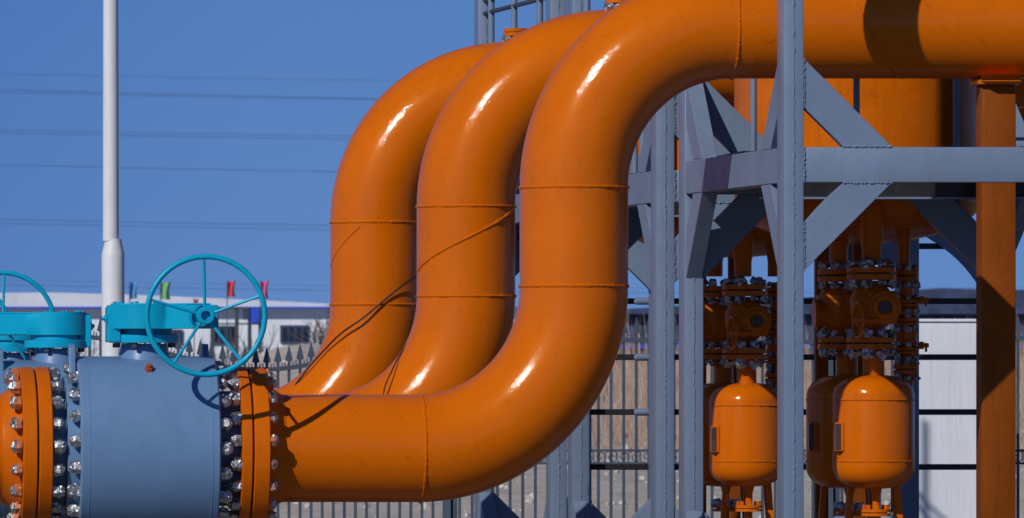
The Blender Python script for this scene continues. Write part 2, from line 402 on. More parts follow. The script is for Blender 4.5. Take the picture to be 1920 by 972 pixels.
# ------------------------------------------------------------------ valves with turquoise gear operators
def make_valve():
    sx = XX(270); sy = 68.0
    t = thing('pipeline_valve', 'front grey drum valve with turquoise gearbox and large handwheel facing the camera', 'valve', (sx, sy, 0), 'grey drum valves with turquoise gearboxes')
    x0, x1 = XX(140), XX(400); w = x1 - x0; Rb = .69
    obj('body', lathe(BM(), (x0, sy, CZ), (1, 0, 0), [(0, .3), (0, Rb - .014), (.012, Rb), (w - .012, Rb), (w, Rb - .014), (w, .3)], 160), 'bodygrey', t)
    for px in (157, 385):
        obj('weld_bead', bead(BM(), ring_pts((XX(px), sy, CZ), (1, 0, 0), Rb - .0015, 180), .0045, jit=.1), 'bodygrey', t)
    obj('end_flange', lathe(BM(), (XX(118), sy, CZ), (1, 0, 0), [(0, .3), (0, .535), (.006, .541), (.088, .541), (.088, .3)], 128), 'bodygrey', t)
    for a, b in ((400, 441), (90, 118)):
        obj('hub', cyl(BM(), (XX(a), sy, CZ), (XX(b), sy, CZ), .43, n=64), 'bodygrey', t)
    nut_ring(t, 401, .60, NUT, 1, only=facing, ph=.0)
    nut_ring(t, 140, .615, NUT, -1, only=facing, ph=.3)
    # lifting lugs
    for px, yy in ((126, 67.86), (384, 68.25)):
        bm = BM(); xa = XX(px)
        pts = []
        for i in range(13):
            an = PI * i / 12; pts.append((xa, yy + .075 * math.cos(an), CZ + Rb + .05 + .045 * math.sin(an)))
        pts += [(xa, yy - .11, CZ + Rb - .14), (xa, yy + .11, CZ + Rb - .14)]
        prism(bm, pts, (.045, 0, 0), .004); obj('lifting_lug', bm, 'bodygrey', t)
    # stem neck
    top = CZ + Rb
    nz = ZZ(645)
    obj('stem_neck', lathe(BM(), (sx, sy, top - .06), (0, 0, 1), [(0, .20), (.06, .19), (nz - top + .06, .165), (nz - top + .06, 0)], 48), 'bodygrey', t)
    # gearbox
    g = BM(); gz0, gz1 = ZZ(617), ZZ(573)
    plan = []
    wx = XX(386) - .0
    rr = .285; cy0 = sy - .06
    for i in range(37):
        an = math.radians(60 + 240 * i / 36)
        plan.append((sx + rr * math.cos(an), cy0 + rr * math.sin(an), gz0))
    plan += [(wx - .14, sy - .46, gz0), (wx + .055, sy - .46, gz0), (wx + .055, sy - .16, gz0), (sx + .25, sy + .12, gz0)]
    prism(g, plan, (0, 0, gz1 - gz0), .008)
    gb = obj('gearbox', g, 'cyan', t)
    # lid, stepped flange underneath, side block
    lid = [(sx + (Vector(p).x - sx) * .90, cy0 + (Vector(p).y - cy0) * .90, gz1 + .001) for p in plan]
    obj('lid', prism(BM(), lid, (0, 0, .012), .003), 'cyan', gb)
    obj('mounting_flange', lathe(BM(), (sx, sy - .01, ZZ(643)), (0, 0, 1), [(0, 0), (0, .26), (.058, .26), (.064, .24), (.066, .21), (.105, .21), (.105, 0)], 64), 'cyan', gb)
    bx = BM(); box(bx, (sx - .285, sy - .20, ZZ(643) + .003), (sx - .19, sy + .1, gz1 - .012), .006); obj('stop_housing', bx, 'cyan', gb)
    bb = BM(); cyl(bb, (sx - .33, sy - .16, ZZ(598)), (sx - .28, sy - .16, ZZ(598)), .018, n=6); cyl(bb, (sx - .31, sy - .16, ZZ(598)), (sx - .29, sy - .16, ZZ(598)), .030, n=6)
    obj('stop_bolt', bb, 'cyan', gb)
    for i in range(8):
        an = 2 * PI * (i + .5) / 8
        q = Vector((sx + .225 * math.cos(an), sy - .01 + .225 * math.sin(an), ZZ(652)))
        obj('bolt', cyl(BM(), q, q + Vector((0, 0, .034)), .022, n=6), 'darkgrey', gb)
    for i in range(7):
        an = math.radians(75 + 210 * i / 6)
        q = Vector((sx + .225 * math.cos(an), cy0 + .225 * math.sin(an), gz1 + .010))
        obj('bolt', cyl(BM(), q, q + Vector((0, 0, .018)), .014, n=6), 'cyan', gb)
    # worm housing and shaft
    wy = 67.05; hx = XX(383, wy + .1); hz = ZZ(592, wy)
    hxc = XX(386, wy)
    wh = BM(); cyl(wh, (hxc, sy - .46, hz), (hxc, sy - .60, hz), .085, .075, n=32); cyl(wh, (hxc, sy - .60, hz), (hxc, wy + .06, hz), .028, n=20)
    obj('worm_shaft', wh, 'cyan', t)
    # handwheel: rim, five spokes, hub
    hw = BM(); tube(hw, ring_pts((hxc, wy, hz), (0, 1, 0), .436, 96), .0205, 12, closed=True)
    rim = obj('handwheel', hw, 'cyan', t, ang=60)
    hb = BM(); lathe(hb, (hxc, wy + .13, hz), (0, -1, 0), [(0, 0), (0, .05), (.02, .066), (.13, .066), (.137, .06), (.137, .036), (.085, .034), (.085, 0)], 40)
    obj('hub', hb, 'cyan', rim)
    for i in range(5):
        an = math.radians(92 + 72 * i)
        d = Vector((math.cos(an), 0, math.sin(an)))
        s = BM(); tube(s, [Vector((hxc, wy + .06, hz)) + d * .055, Vector((hxc, wy + .03, hz)) + d * .25, Vector((hxc, wy, hz)) + d * .432], .0115, 10)
        obj('spoke', s, 'cyan', rim)
    # small rusty drain plug on the drum
    a = math.radians(58)
    n_ = Vector((0, -math.cos(a), math.sin(a))); c = Vector((XX(272), sy, CZ)) + n_ * Rb
    bm = BM(); cyl(bm, c - n_ * .01, c + n_ * .03, .035, .032, n=6); cyl(bm, c + n_ * .028, c + n_ * .05, .022, n=6)
    obj('drain_plug', bm, 'rust', t)
    return t
valve = make_valve()
v2 = dup(valve, (XX(105, 74.8) - XX(270), STEP, 0), label='second grey drum valve at left edge, handwheel half hidden behind its wide turquoise gearbox', rotz=PI, skip=('nut', 'drain_plug'))
v3 = dup(valve, (XX(20, 81.6) - XX(270), 2 * STEP, 0), label='hindmost grey drum valve, only a little turquoise flange showing at the left edge', rotz=PI, skip=('nut', 'drain_plug'))

# ------------------------------------------------------------------ platform frames
FY, BY = 66.3, 70.25
CW, CD = .145, .34
XL = XX(1470, FY); BXL = XX(1284, BY) ; ZB0, ZB1 = ZZ(342, FY), ZZ(276, FY)
TOP = 6.2
def seam(p, q, off, n_per=55, r=.006, wob=.0035):
    p = Vector(p); q = Vector(q); n = max(6, int((q - p).length * n_per)); off = Vector(off)
    pts = [p.lerp(q, i / n) + off + Vector((random.uniform(-wob, wob), 0, random.uniform(-wob, wob))) for i in range(n + 1)]
    rs = [r * random.uniform(.45, 1.7) for _ in pts]
    return pts, rs
def column(t, x, y, TOP=TOP):
    c = BM(); box(c, (x, y, .02), (x + CW, y + CD, TOP), .010, 2)
    o = obj('column', c, 'steel', t)
    pts, rs = seam((x + CW * .5, y, .05), (x + CW * .5, y, TOP - .05), (0, 0, 0))
    s = BM(); tube(s, pts, rs, 5)
    obj('weld_seam', s, 'steel', o)
    b = BM(); box(b, (x - .08, y - .06, 0), (x + CW + .08, y + CD + .06, .022), .003); obj('base_plate', b, 'steel', o)
    return o
def knee(t, corner, u, sg, v, L=.65, a=.30):
    """diagonal knee brace: corner where post and beam meet, u horizontal direction, sg up/down, v thickness vector"""
    c = Vector(corner); u = Vector(u); z = Vector((0, 0, sg)); v = Vector(v)
    g = .0015
    poly = [c + z * L + u * g, c + u * L + z * g, c + u * (L * .45) + z * g, c + z * (L * .45) + u * g]
    o = obj('brace', prism(BM(), [p for p in poly], v, .004), 'steel', t)
    return o
def weldline(t, p, q, r=.009):
    pts, rs = seam(p, q, (0, 0, 0), 110, r * .8, .0022)
    s = BM(); tube(s, pts, rs, 5); return obj('weld_seam', s, 'steel', t)
def make_frame(XRF, XRB, label, guards=True, rtop=TOP):
    t = thing('platform_frame', label, 'steel frame', (XL, FY, 0), 'steel platform frames around the vessels')
    yb = BY + .015; xbi = BXL + CW
    column(t, XL, FY); column(t, BXL, BY, TOP if guards else 4.2)
    for x, y in ((XRF, FY), (XRB, BY)): column(t, x, y, rtop)
    xi = XL + CW
    # beams
    for nm, a, b in (('beam', (xi + .001, FY + .012, ZB0), (XRF - .001, FY + .16, ZB1)),
                     ('beam', (xbi + .001, yb, ZB0), (XRB - .001, yb + .12, ZB1)),
                     ('base_beam', (xi + .001, FY + .012, .05), (XRF - .001, FY + .16, .27)),
                     ('base_beam', (xbi + .001, yb, .05), (XRB - .001, yb + .12, .27))):
        obj(nm, box(BM(), a, b, .008, 2), 'steel', t)
    for nm, z0, z1 in (('beam', ZB0, ZB1), ('base_beam', .05, .27)):
        obj(nm, prism(BM(), [(XL + .004, FY + CD + .001, z0), (XL + CW - .004, FY + CD + .001, z0), (BXL + CW - .004, BY - .001, z0), (BXL + .004, BY - .001, z0)], (0, 0, z1 - z0), .006), 'steel', t)
        obj(nm, prism(BM(), [(XRF + .004, FY + CD + .001, z0), (XRF + CW - .004, FY + CD + .001, z0), (XRB + CW - .004, BY - .001, z0), (XRB + .004, BY - .001, z0)], (0, 0, z1 - z0), .006), 'steel', t)
    weldline(t, (xi + .004, FY + .008, ZB0 - .0), (xi + .004, FY + .008, ZB1))
    # knees in the front / back plane
    for yy in (FY + .014, yb + .008):
        for xc, ux in ((xi if yy < FY + .1 else xbi, 1), (XRF if yy < FY + .1 else XRB, -1)):
            if ux == 1 or (rtop > 5 and yy < FY + .1): knee(t, (xc, yy, ZB1), (ux, 0, 0), 1, (0, .12, 0))
            knee(t, (xc, yy, ZB0), (ux, 0, 0), -1, (0, .12, 0))
            knee(t, (xc, yy, .27), (ux, 0, 0), 1, (0, .12, 0), .6)
            if ux == 1 and yy < FY + .1:
                weldline(t, (xc + .29, yy - .003, ZB1 + .004), (xc + .65, yy - .003, ZB1 + .004))
                weldline(t, (xc + .29, yy - .003, ZB0 - .004), (xc + .65, yy - .003, ZB0 - .004))
                weldline(t, (xc + .004, yy - .003, ZB1 + .29), (xc + .004, yy - .003, ZB1 + .65), .009)
                weldline(t, (xc + .004, yy - .003, ZB0 - .65), (xc + .004, yy - .003, ZB0 - .29), .009)
    # knees along the sides
    sl = (BXL - XL) / (BY - FY - CD)
    slr = (XRB - XRF) / (BY - FY - CD)
    for xx0 in (XL + .008, XRF + .008):
        for yc, uy in ((FY + CD, 1), (BY, -1)):
            left = xx0 < XL + .1; k_ = sl if left else slr
            xx = xx0 if uy == 1 else (BXL if left else XRB) + .008
            if left or rtop > 5: knee(t, (xx, yc, ZB1), (uy * k_, uy, 0), 1, (.125, 0, 0))
            knee(t, (xx, yc, ZB0), (uy * k_, uy, 0), -1, (.125, 0, 0))
            knee(t, (xx, yc, .27), (uy * k_, uy, 0), 1, (.125, 0, 0), .6)
    XR = XRB if XRB < XRF else min(XRF, XRB)
    # deck with its front joist
    dy = 68.4
    obj('deck', box(BM(), (xi + .002, dy + .0, ZB1 + .003), (XR - .002, 72.1, ZB1 + .03)), 'darkgrey', t)
    obj('deck', box(BM(), (XL + .01, dy, ZB1 + .004), (xi - .002, BY - .01, ZB1 + .029)), 'darkgrey', t)  # side strip added to keep a sunbeam off the rear drain valve
    obj('joist', box(BM(), (xi + .002, dy + .02, 3.262), (XR - .002, dy + .08, ZB1)), 'black', t)  # black colour stands in for shade on the joist face
    obj('joist_flange', box(BM(), (xi + .002, dy - .02, 3.245), (XR - .002, dy + .10, 3.260)), 'steel', t)
    for yy in (69.0, 69.6, 72.0):
        obj('joist', box(BM(), (xi + .002, yy, 3.36), (XR - .002, yy + .05, ZB1)), 'black', t)
    # railing standing on the deck, front edge and left side
    for px, yy in ((1413, 69.95), (1606, 68.55), (1793, 69.95)):
        x = XX(px, yy)
        if x < XR - .05:
            obj('railing_post', cyl(BM(), (x, yy, ZB1 + .03), (x, yy, 4.75), .025, n=16), 'steel', t)
    for z in (4.25, 4.72):
        obj('railing_bar', cyl(BM(), (xi, 68.55, z), (XR, 68.55, z), .02, n=12), 'steel', t)
    # upper guard rails between the left columns
    for z in (5.30, 5.42) if guards else ():
        obj('guard_rail', cyl(BM(), (XL + .06, FY + CD, z), (BXL + .06, BY, z), .022, n=12), 'darkgrey', t)
    for yy, r in ((BY - .35, .03), (BY - 1.6, .028), (FY + 1.0, .03)) if guards else ():
        gx = XL + .06 + sl * (yy - FY - CD)
        obj('guard_post', cyl(BM(), (gx, yy, ZB1 + .02), (gx, yy, TOP), r, n=14), 'steel', t)
    return t
f1 = make_frame(XX(2250, FY), XX(1852, BY), 'nearest blue grey steel frame, its post crossing in front of the front orange pipe', False)
f2 = make_frame(XX(1690, FY + STEP), XX(1600, BY + STEP), 'second blue grey steel frame, seen between the front pipe and the front frame', True, ZB1 + .3)
f2.location.y += STEP
f3 = make_frame(10.93, XX(1080, BY + 2 * STEP), 'farthest blue grey steel frame, its guard rails showing above the bent pipes', True, ZB1 + .02)
f3.location.y += 2 * STEP

# ------------------------------------------------------------------ pipe support post
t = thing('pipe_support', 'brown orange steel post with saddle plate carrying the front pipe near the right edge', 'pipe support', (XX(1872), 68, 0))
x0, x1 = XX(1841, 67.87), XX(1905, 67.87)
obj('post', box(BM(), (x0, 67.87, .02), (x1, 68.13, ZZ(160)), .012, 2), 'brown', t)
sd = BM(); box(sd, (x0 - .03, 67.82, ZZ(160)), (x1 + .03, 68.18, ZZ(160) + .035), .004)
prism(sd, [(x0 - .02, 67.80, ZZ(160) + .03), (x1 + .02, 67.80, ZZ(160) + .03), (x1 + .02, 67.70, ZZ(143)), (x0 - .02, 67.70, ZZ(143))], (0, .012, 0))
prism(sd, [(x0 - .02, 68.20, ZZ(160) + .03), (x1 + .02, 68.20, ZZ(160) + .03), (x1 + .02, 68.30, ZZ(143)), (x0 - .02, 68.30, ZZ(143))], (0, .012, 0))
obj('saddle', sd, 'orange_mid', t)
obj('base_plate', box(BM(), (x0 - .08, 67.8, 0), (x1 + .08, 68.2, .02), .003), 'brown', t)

# ------------------------------------------------------------------ vessels, drain valves and drain tanks
VXc = XX(1607, 71.2); VYc = 71.2; VR = .955
def make_vessel():
    t = thing('separator_vessel', 'tall orange cylindrical vessel inside the front frame with a dished bottom', 'vessel', (VXc, VYc, 0), 'tall orange vessels inside the frames')
    zr = 3.28; hd = .33
    prof = [(zr - hd, 0)]
    for i in range(1, 17):
        an = PI / 2 * i / 16; prof.append((zr - hd * math.cos(an), VR * math.sin(an)))
    prof += [(4.0, VR), (5.0, VR), (6.6, VR), (6.9, VR * .7), (7.0, 0)]
    obj('shell', lathe(BM(), (VXc, VYc, 0), (0, 0, 1), prof, 128), 'orange_mid', t, ang=50)
    obj('weld_bead', bead(BM(), ring_pts((VXc, VYc, zr + .02), (0, 0, 1), VR, 150), .009), 'orange_mid', t)
    a = math.radians(-100)
    pts = [Vector((VXc + (VR) * math.cos(a + .03), VYc + VR * math.sin(a + .03), 3.3 + .05 * i)) for i in range(60)]
    obj('weld_bead', bead(BM(), pts, .006, False), 'orange_mid', t)
    for (px, Y, r) in ((1634, 70.3, .088), (1573, 71.0, .085), (1695, 70.62, .055)):
        x = XX(px, Y); zb = ZZ(497, Y)
        obj('nozzle', lathe(BM(), (x, Y, zb), (0, 0, 1), [(0, 0), (0, r * .84), (.13, r * .84), (.19, r), (.7, r), (.7, 0)], 40), 'orange_mid', t)
    for a in (80, 100):
        an = math.radians(a); x = VXc + .86 * math.cos(an); y = VYc + .86 * math.sin(an)
        obj('leg', box(BM(), (x - .05, y - .05, 0), (x + .05, y + .05, 3.3), .005), 'brown', t)
    return t
def flange_pair(t, x, y, z0, z1, r, nb=8):
    h = z1 - z0
    for a, b in ((0, .44), (.56, 1)):
        obj('flange', lathe(BM(), (x, y, z0 + h * a), (0, 0, 1), [(0, 0), (0, r - .004), (.004, r), (h * (b - a) - .004, r), (h * (b - a), r - .004), (h * (b - a), 0)], 48), 'orange_mid', t)
    obj('gasket', cyl(BM(), (x, y, z0 + h * .43), (x, y, z0 + h * .57), r * .8, n=32), 'black', t)
    for i in range(nb):
        an = 2 * PI * (i + .5) / nb
        if math.sin(an) > .45: continue
        for zz in (z1 + .022, z0 - .026):
            p = Vector((x + r * .8 * math.cos(an), y + r * .8 * math.sin(an), zz + random.uniform(-.008, .006)))
            inst('bolt', random.choice(LUMP), t, p, (random.uniform(0, 6), random.uniform(0, 6), 0), random.uniform(.7, 1.15) * (r / .19) ** .5)
def drain_valve(px, Y, label, front=True, grp='orange drain valves under the vessels'):
    x = XX(px, Y)
    z = lambda py: ZZ(py, Y)
    t = thing('drain_valve', label, 'valve', (x, Y, z(655)), grp)
    r = .19 if front else .165
    dy = 0 if front else 4
    flange_pair(t, x, Y, z(525 + dy), z(501 + dy), r)
    flange_pair(t, x, Y, z(655), z(633), r)
    b = BM(); lathe(b, (x, Y, z(632)), (0, 0, 1), [(0, 0), (0, .095), (.06, .09), (.10, .135), (.20, .165), (.29, .165), (.37, .135), (.40, .10), (z(527 + dy) - z(632), .095), (z(527 + dy) - z(632), 0)], 48)
    obj('body', b, 'orange_mid', t)
    yy = Y - .13
    if front:
        cx = XX(1656, yy) if px == 1634 else x + .09
        c2 = BM(); box(c2, (cx - .115, yy - .03, z(608)), (cx + .105, Y, z(546)), .012)
        cv = obj('bonnet', c2, 'orange_mid', t)
        c = Vector((cx, yy - .03, z(577)))
        lp = BM(); lathe(lp, c, (0, -1, 0), [(0, 0), (0, .128), (.045, .128), (.05, .122), (.05, .098), (.062, .096), (.068, .085), (.068, .06), (.05, .055), (.05, 0)], 56)
        pc = obj('port_cover', lp, 'orange_mid', t)
        obj('plug', lathe(BM(), c + Vector((0, -.05, 0)), (0, -1, 0), [(0, .05), (.012, .048), (.016, .03), (.016, 0)], 24), 'plate', pc)
        for i in range(8):
            an = 2 * PI * (i + .5) / 8
            q = c + Vector((math.cos(an) * .11, -.048, math.sin(an) * .11))
            obj('bolt', cyl(BM(), q, q + Vector((0, -.012, 0)), .008, n=6), 'orange_mid', pc)
        # side handwheel, almost edge-on
        hx = cx - .21; hz = z(601); n_ = Vector((-1, -.12, 0)).normalized()
        c = Vector((hx, yy - .10, hz))
        w = BM(); tube(w, ring_pts(c, n_, .135, 40), .013, 8, closed=True)
        rim = obj('handwheel', w, 'orange', t)
        s = BM()
        for i in range(4):
            pts = ring_pts(c, n_, .135, 4)
            tube(s, [c, pts[i]], .007, 6)
        obj('spokes', s, 'orange_mid', rim)
        obj('stem', cyl(BM(), c, c + Vector((.16, .02, .0)), .02, n=14), 'orange_mid', t)
        k = BM(); box(k, (hx + .07, yy - .06, hz - .03), (hx + .14, yy + .1, hz + .07), .008); obj('yoke', k, 'orange_mid', t)
    else:
        e = BM(); cyl(e, (x - .19, Y - .05, z(590)), (x + .1, Y - .05, z(590)), .092, n=40); obj('end_cover', e, 'orange_mid', t)
        e = BM(); cyl(e, (x - .205, Y - .05, z(590)), (x - .175, Y - .05, z(590)), .118, n=40); obj('end_flange', e, 'orange_mid', t)
        e = BM(); lathe(e, (x, Y, z(570)), (0, 0, 1), [(0, 0), (0, .175), (.03, .175), (.03, 0)], 40); lathe(e, (x, Y, z(561)), (0, 0, 1), [(0, 0), (0, .175), (.03, .175), (.03, 0)], 40); obj('joint_flange', e, 'orange_mid', t)
    return t
def drain_tank(px, Y, label, front=True, rr=.316):
    x = XX(px, Y); z = lambda py: ZZ(py, Y)
    t = thing('drain_tank', label, 'tank', (x, Y, 0), 'small orange tanks under the vessels')
    zt, zb = z(703), z(917); hd = .185
    prof = [(zb, 0)]
    for i in range(1, 15):
        an = PI / 2 * i / 14; prof.append((zb + hd - hd * math.cos(an) ** .85, rr * math.sin(an) ** .74))
    for i in range(13, 0, -1):
        an = PI / 2 * i / 14; prof.append((zt - hd + hd * math.cos(an) ** .85, rr * math.sin(an) ** .74))
    prof.append((zt, 0))
    obj('shell', lathe(BM(), (x, Y, 0), (0, 0, 1), prof, 96), 'orange', t, ang=60)
    for py in (750, 865):
        obj('weld_bead', bead(BM(), ring_pts((x, Y, z(py)), (0, 0, 1), rr - .001, 120), .007), 'orange', t)
    obj('inlet_neck', cyl(BM(), (x, Y, zt - .02), (x, Y, z(655)), .083, n=36), 'orange_mid', t)
    obj('outlet_pipe', lathe(BM(), (x + .02, Y, .3), (0, 0, 1), [(0, 0), (0, .03), (zb - .36, .03), (zb - .30, .045), (zb - .27, .045), (zb - .27, 0)], 24), 'orange_mid', t)
    of = obj('outlet_flange', lathe(BM(), (x + .02, Y, z(968)), (0, 0, 1), [(0, 0), (0, .115), (.022, .115), (.023, .085), (.029, .085), (.03, .115), (.052, .115), (.052, 0)], 40), 'orange', t)
    for i in range(8):
        an = 2 * PI * i / 8; p = Vector((x + .02 + .092 * math.cos(an), Y + .092 * math.sin(an), z(968) + .052))
        if front: obj('bolt', cyl(BM(), p, p + Vector((0, 0, .035)), .014, n=6), 'orange', of)
        else: inst('bolt', LUMP[i % 6], of, p + Vector((0, 0, .02)), (i, 0, i), .8)
    for s, yy in ((1, .06), (-1, .16), (1, .2)):
        b = BM(); a0 = Vector((x + s * .17, Y + yy, z(900) + .02))
        prism(b, [a0, a0 + Vector((.045, 0, 0)), a0 + Vector((.045 + s * .08, 0, -a0.z)), a0 + Vector((s * .08, 0, -a0.z))], (0, .04, 0))
        obj('leg', b, 'orange_mid', t)
    br = BM(); xn = x - rr * .93
    box(br, (xn - .03, Y - .19, z(846)), (xn + .035, Y - .05, z(792)), .003); obj('nameplate_bracket', br, 'orange', t)
    np = BM(); box(np, (xn - .033, Y - .197, z(843)), (xn + .005, Y - .191, z(795))); obj('nameplate', np, 'plate', t)
    return t
def level_column(px, Y, label):
    x = XX(px, Y); z = lambda py: ZZ(py, Y)
    t = thing('level_column', label, 'pipe assembly', (x, Y, z(720)), 'slim flanged level columns under the vessels')
    obj('pipe', cyl(BM(), (x, Y, z(735)), (x, Y, z(497)), .055, n=28), 'orange_mid', t)
    for a, b in ((527, 507), (576, 562), (611, 597), (664, 652), (702, 684)):
        flange_pair(t, x, Y, z(a), z(b), .10, 6)
    for py in (563, 648):
        e = BM(); cyl(e, (x + .05, Y - .03, z(py)), (x + .17, Y - .03, z(py)), .018, n=10); cyl(e, (x + .10, Y - .03, z(py)), (x + .13, Y - .03, z(py)), .034, n=6)
        cyl(e, (x + .15, Y - .03, z(py) - .05), (x + .15, Y - .03, z(py) + .02), .01, n=6)
        obj('gauge_cock', e, 'orange_mid', t)
    e = BM(); lathe(e, (x, Y, z(596)), (0, 0, 1), [(0, .055), (.03, .085), (.07, .085), (.085, .055)], 28); lathe(e, (x, Y, z(650)), (0, 0, 1), [(0, .055), (.03, .085), (.12, .085), (.15, .055)], 28)
    obj('valve_body', e, 'orange_mid', t)
    return t
ves = make_vessel(); dup(ves, (0, STEP, 0), label='tall orange cylindrical vessel inside the second frame, mostly hidden behind the front frame')
dv1 = drain_valve(1634, 70.3, 'orange drain valve with round port cover over the front right tank')
dv2 = drain_valve(1573, 71.0, 'orange drain valve with end cover over the rear right tank', front=False)
dt1 = drain_tank(1638, 70.3, 'orange domed tank with nameplate, front one right of the grey post')
dt2 = drain_tank(1588, 71.0, 'orange domed tank partly hidden behind the front right tank', front=False)
lc1 = level_column(1699, 70.62, 'slim column of small orange flanges right of the right-hand valves')
off = (XX(1400, 77.1) - XX(1638, 70.3), STEP, -.05)
dup(dv1, off, label='orange drain valve with round port cover left of the grey front post')
dup(dv2, off, label='orange drain valve with end cover partly behind the left grey post')
dup(dt1, off, label='orange domed tank with nameplate left of the grey front post')
dup(dt2, off, label='orange domed tank hidden behind the left front tank')
dup(lc1, off, label='slim column of small orange flanges just left of the grey front post')

# ------------------------------------------------------------------ cables
def cable(name, pts, r, label, mat='rubber'):
    P = [Vector(p) for p in pts]; out = []
    for i in range(len(P) - 1):
        p0 = P[max(i - 1, 0)]; p1 = P[i]; p2 = P[i + 1]; p3 = P[min(i + 2, len(P) - 1)]
        for j in range(10):
            u = j / 10
            out.append(.5 * ((2 * p1) + (p2 - p0) * u + (2 * p0 - 5 * p1 + 4 * p2 - p3) * u * u + (3 * p1 - p0 - 3 * p2 + p3) * u ** 3))
    out.append(P[-1])
    return tag(obj(name, tube(BM(), out, r, 10), mat), label, 'cable')
cable('cable', [W(850, 462, 81.5), W(783, 516, 81.34), W(760, 532, 81.23), W(735, 551, 81.18), W(680, 597, 81.165), W(640, 625, 81.25), W(605, 660, 81.38), W(572, 698, 81.42), W(545, 745, 81.42), W(535, 850, 81.42)], .0085,
      'thin black cable sagging across the rearmost orange pipe')
cable('cable', [W(800, 590, 74.9), W(772, 632, 74.78), W(752, 662, 74.72), W(735, 695, 74.56), W(719, 738, 74.44), W(712, 830, 74.40)], .006,
      'short dark wire hanging down in front of the middle orange pipe')

# ------------------------------------------------------------------ rail rack behind the frames
t = thing('rail_rack', 'rack of five black horizontal rails behind the grey frames', 'railing', (XX(1230, 80.4), 80.4, 0))
for py in (462, 565, 670, 773, 876):
    z = ZZ(py, 80.4)
    obj('rail', box(BM(), (XX(1104, 80.4), 80.4, z - .026), (XX(1856, 80.4), 80.46, z + .026), .006), 'black', t)
for px in (1190,):
    for py in (565, 670, 773):
        z = ZZ(py, 80.3); x = XX(px, 80.3)
        e = BM(); lathe(e, (x, 80.36, z), (1, 0, 0), [(0, 0), (.006, .02), (.02, .032), (.2, .032), (.2, 0)], 20); obj('rail_sleeve', e, 'steel', t)
for px in (1232, 1858):
    obj('post', box(BM(), (XX(px, 80.4) - .04, 80.462, 0), (XX(px, 80.4) + .04, 80.54, 3.4), .005), 'darkgrey', t)
g_ = [W(1722, 436, 80.36), W(1735, 418, 80.36), W(1850, 418, 80.36), W(1850, 560, 80.36)]
for i in range(1, 10):
    u = i / 10; g_.append(W(1850 - 128 * u + 10 * math.sin(PI * u), 560 - 124 * u - 10 * math.sin(PI * u), 80.36))
obj('gusset_plate', prism(BM(), g_, (0, .02, 0)), 'steel', t)
# ------------------------------------------------------------------ white pillar
t = thing('white_pillar', 'tall white rendered pillar behind the rails at the right', 'pillar', (XX(1785, 88), 88, 0))
xa, xb = XX(1716, 88), XX(1839, 88); zt = ZZ(604, 88)
obj('shaft', box(BM(), (xa, 88, 0), (xb, 88.6, zt), .01), 'wallwhite', t)
obj('cap', box(BM(), (xa - .02, 87.98, zt), (xb + .02, 88.62, zt + .03), .005), 'wallwhite', t)

# ------------------------------------------------------------------ white pole
t = thing('lamp_pole', 'tall white tubular pole with a thicker base, behind the turquoise gearboxes', 'pole', (XX(212, 88), 88, 0))
xp = XX(212, 88)
obj('shaft', cyl(BM(), (XX(208, 88), 88, ZZ(452, 88)), (XX(207, 88), 88, 8.5), .078, .068, n=40), 'white', t)
obj('base', lathe(BM(), (XX(212, 88), 88, 0), (0, 0, 1), [(0, .111), (ZZ(482, 88), .111), (ZZ(475, 88), .108), (ZZ(455, 88), .084), (ZZ(449, 88), .082), (ZZ(449, 88), 0)], 40), 'white', t)
obj('base_plate', box(BM(), (XX(212, 88) - .25, 87.75, 0), (XX(212, 88) + .25, 88.25, .03), .005), 'white', t)

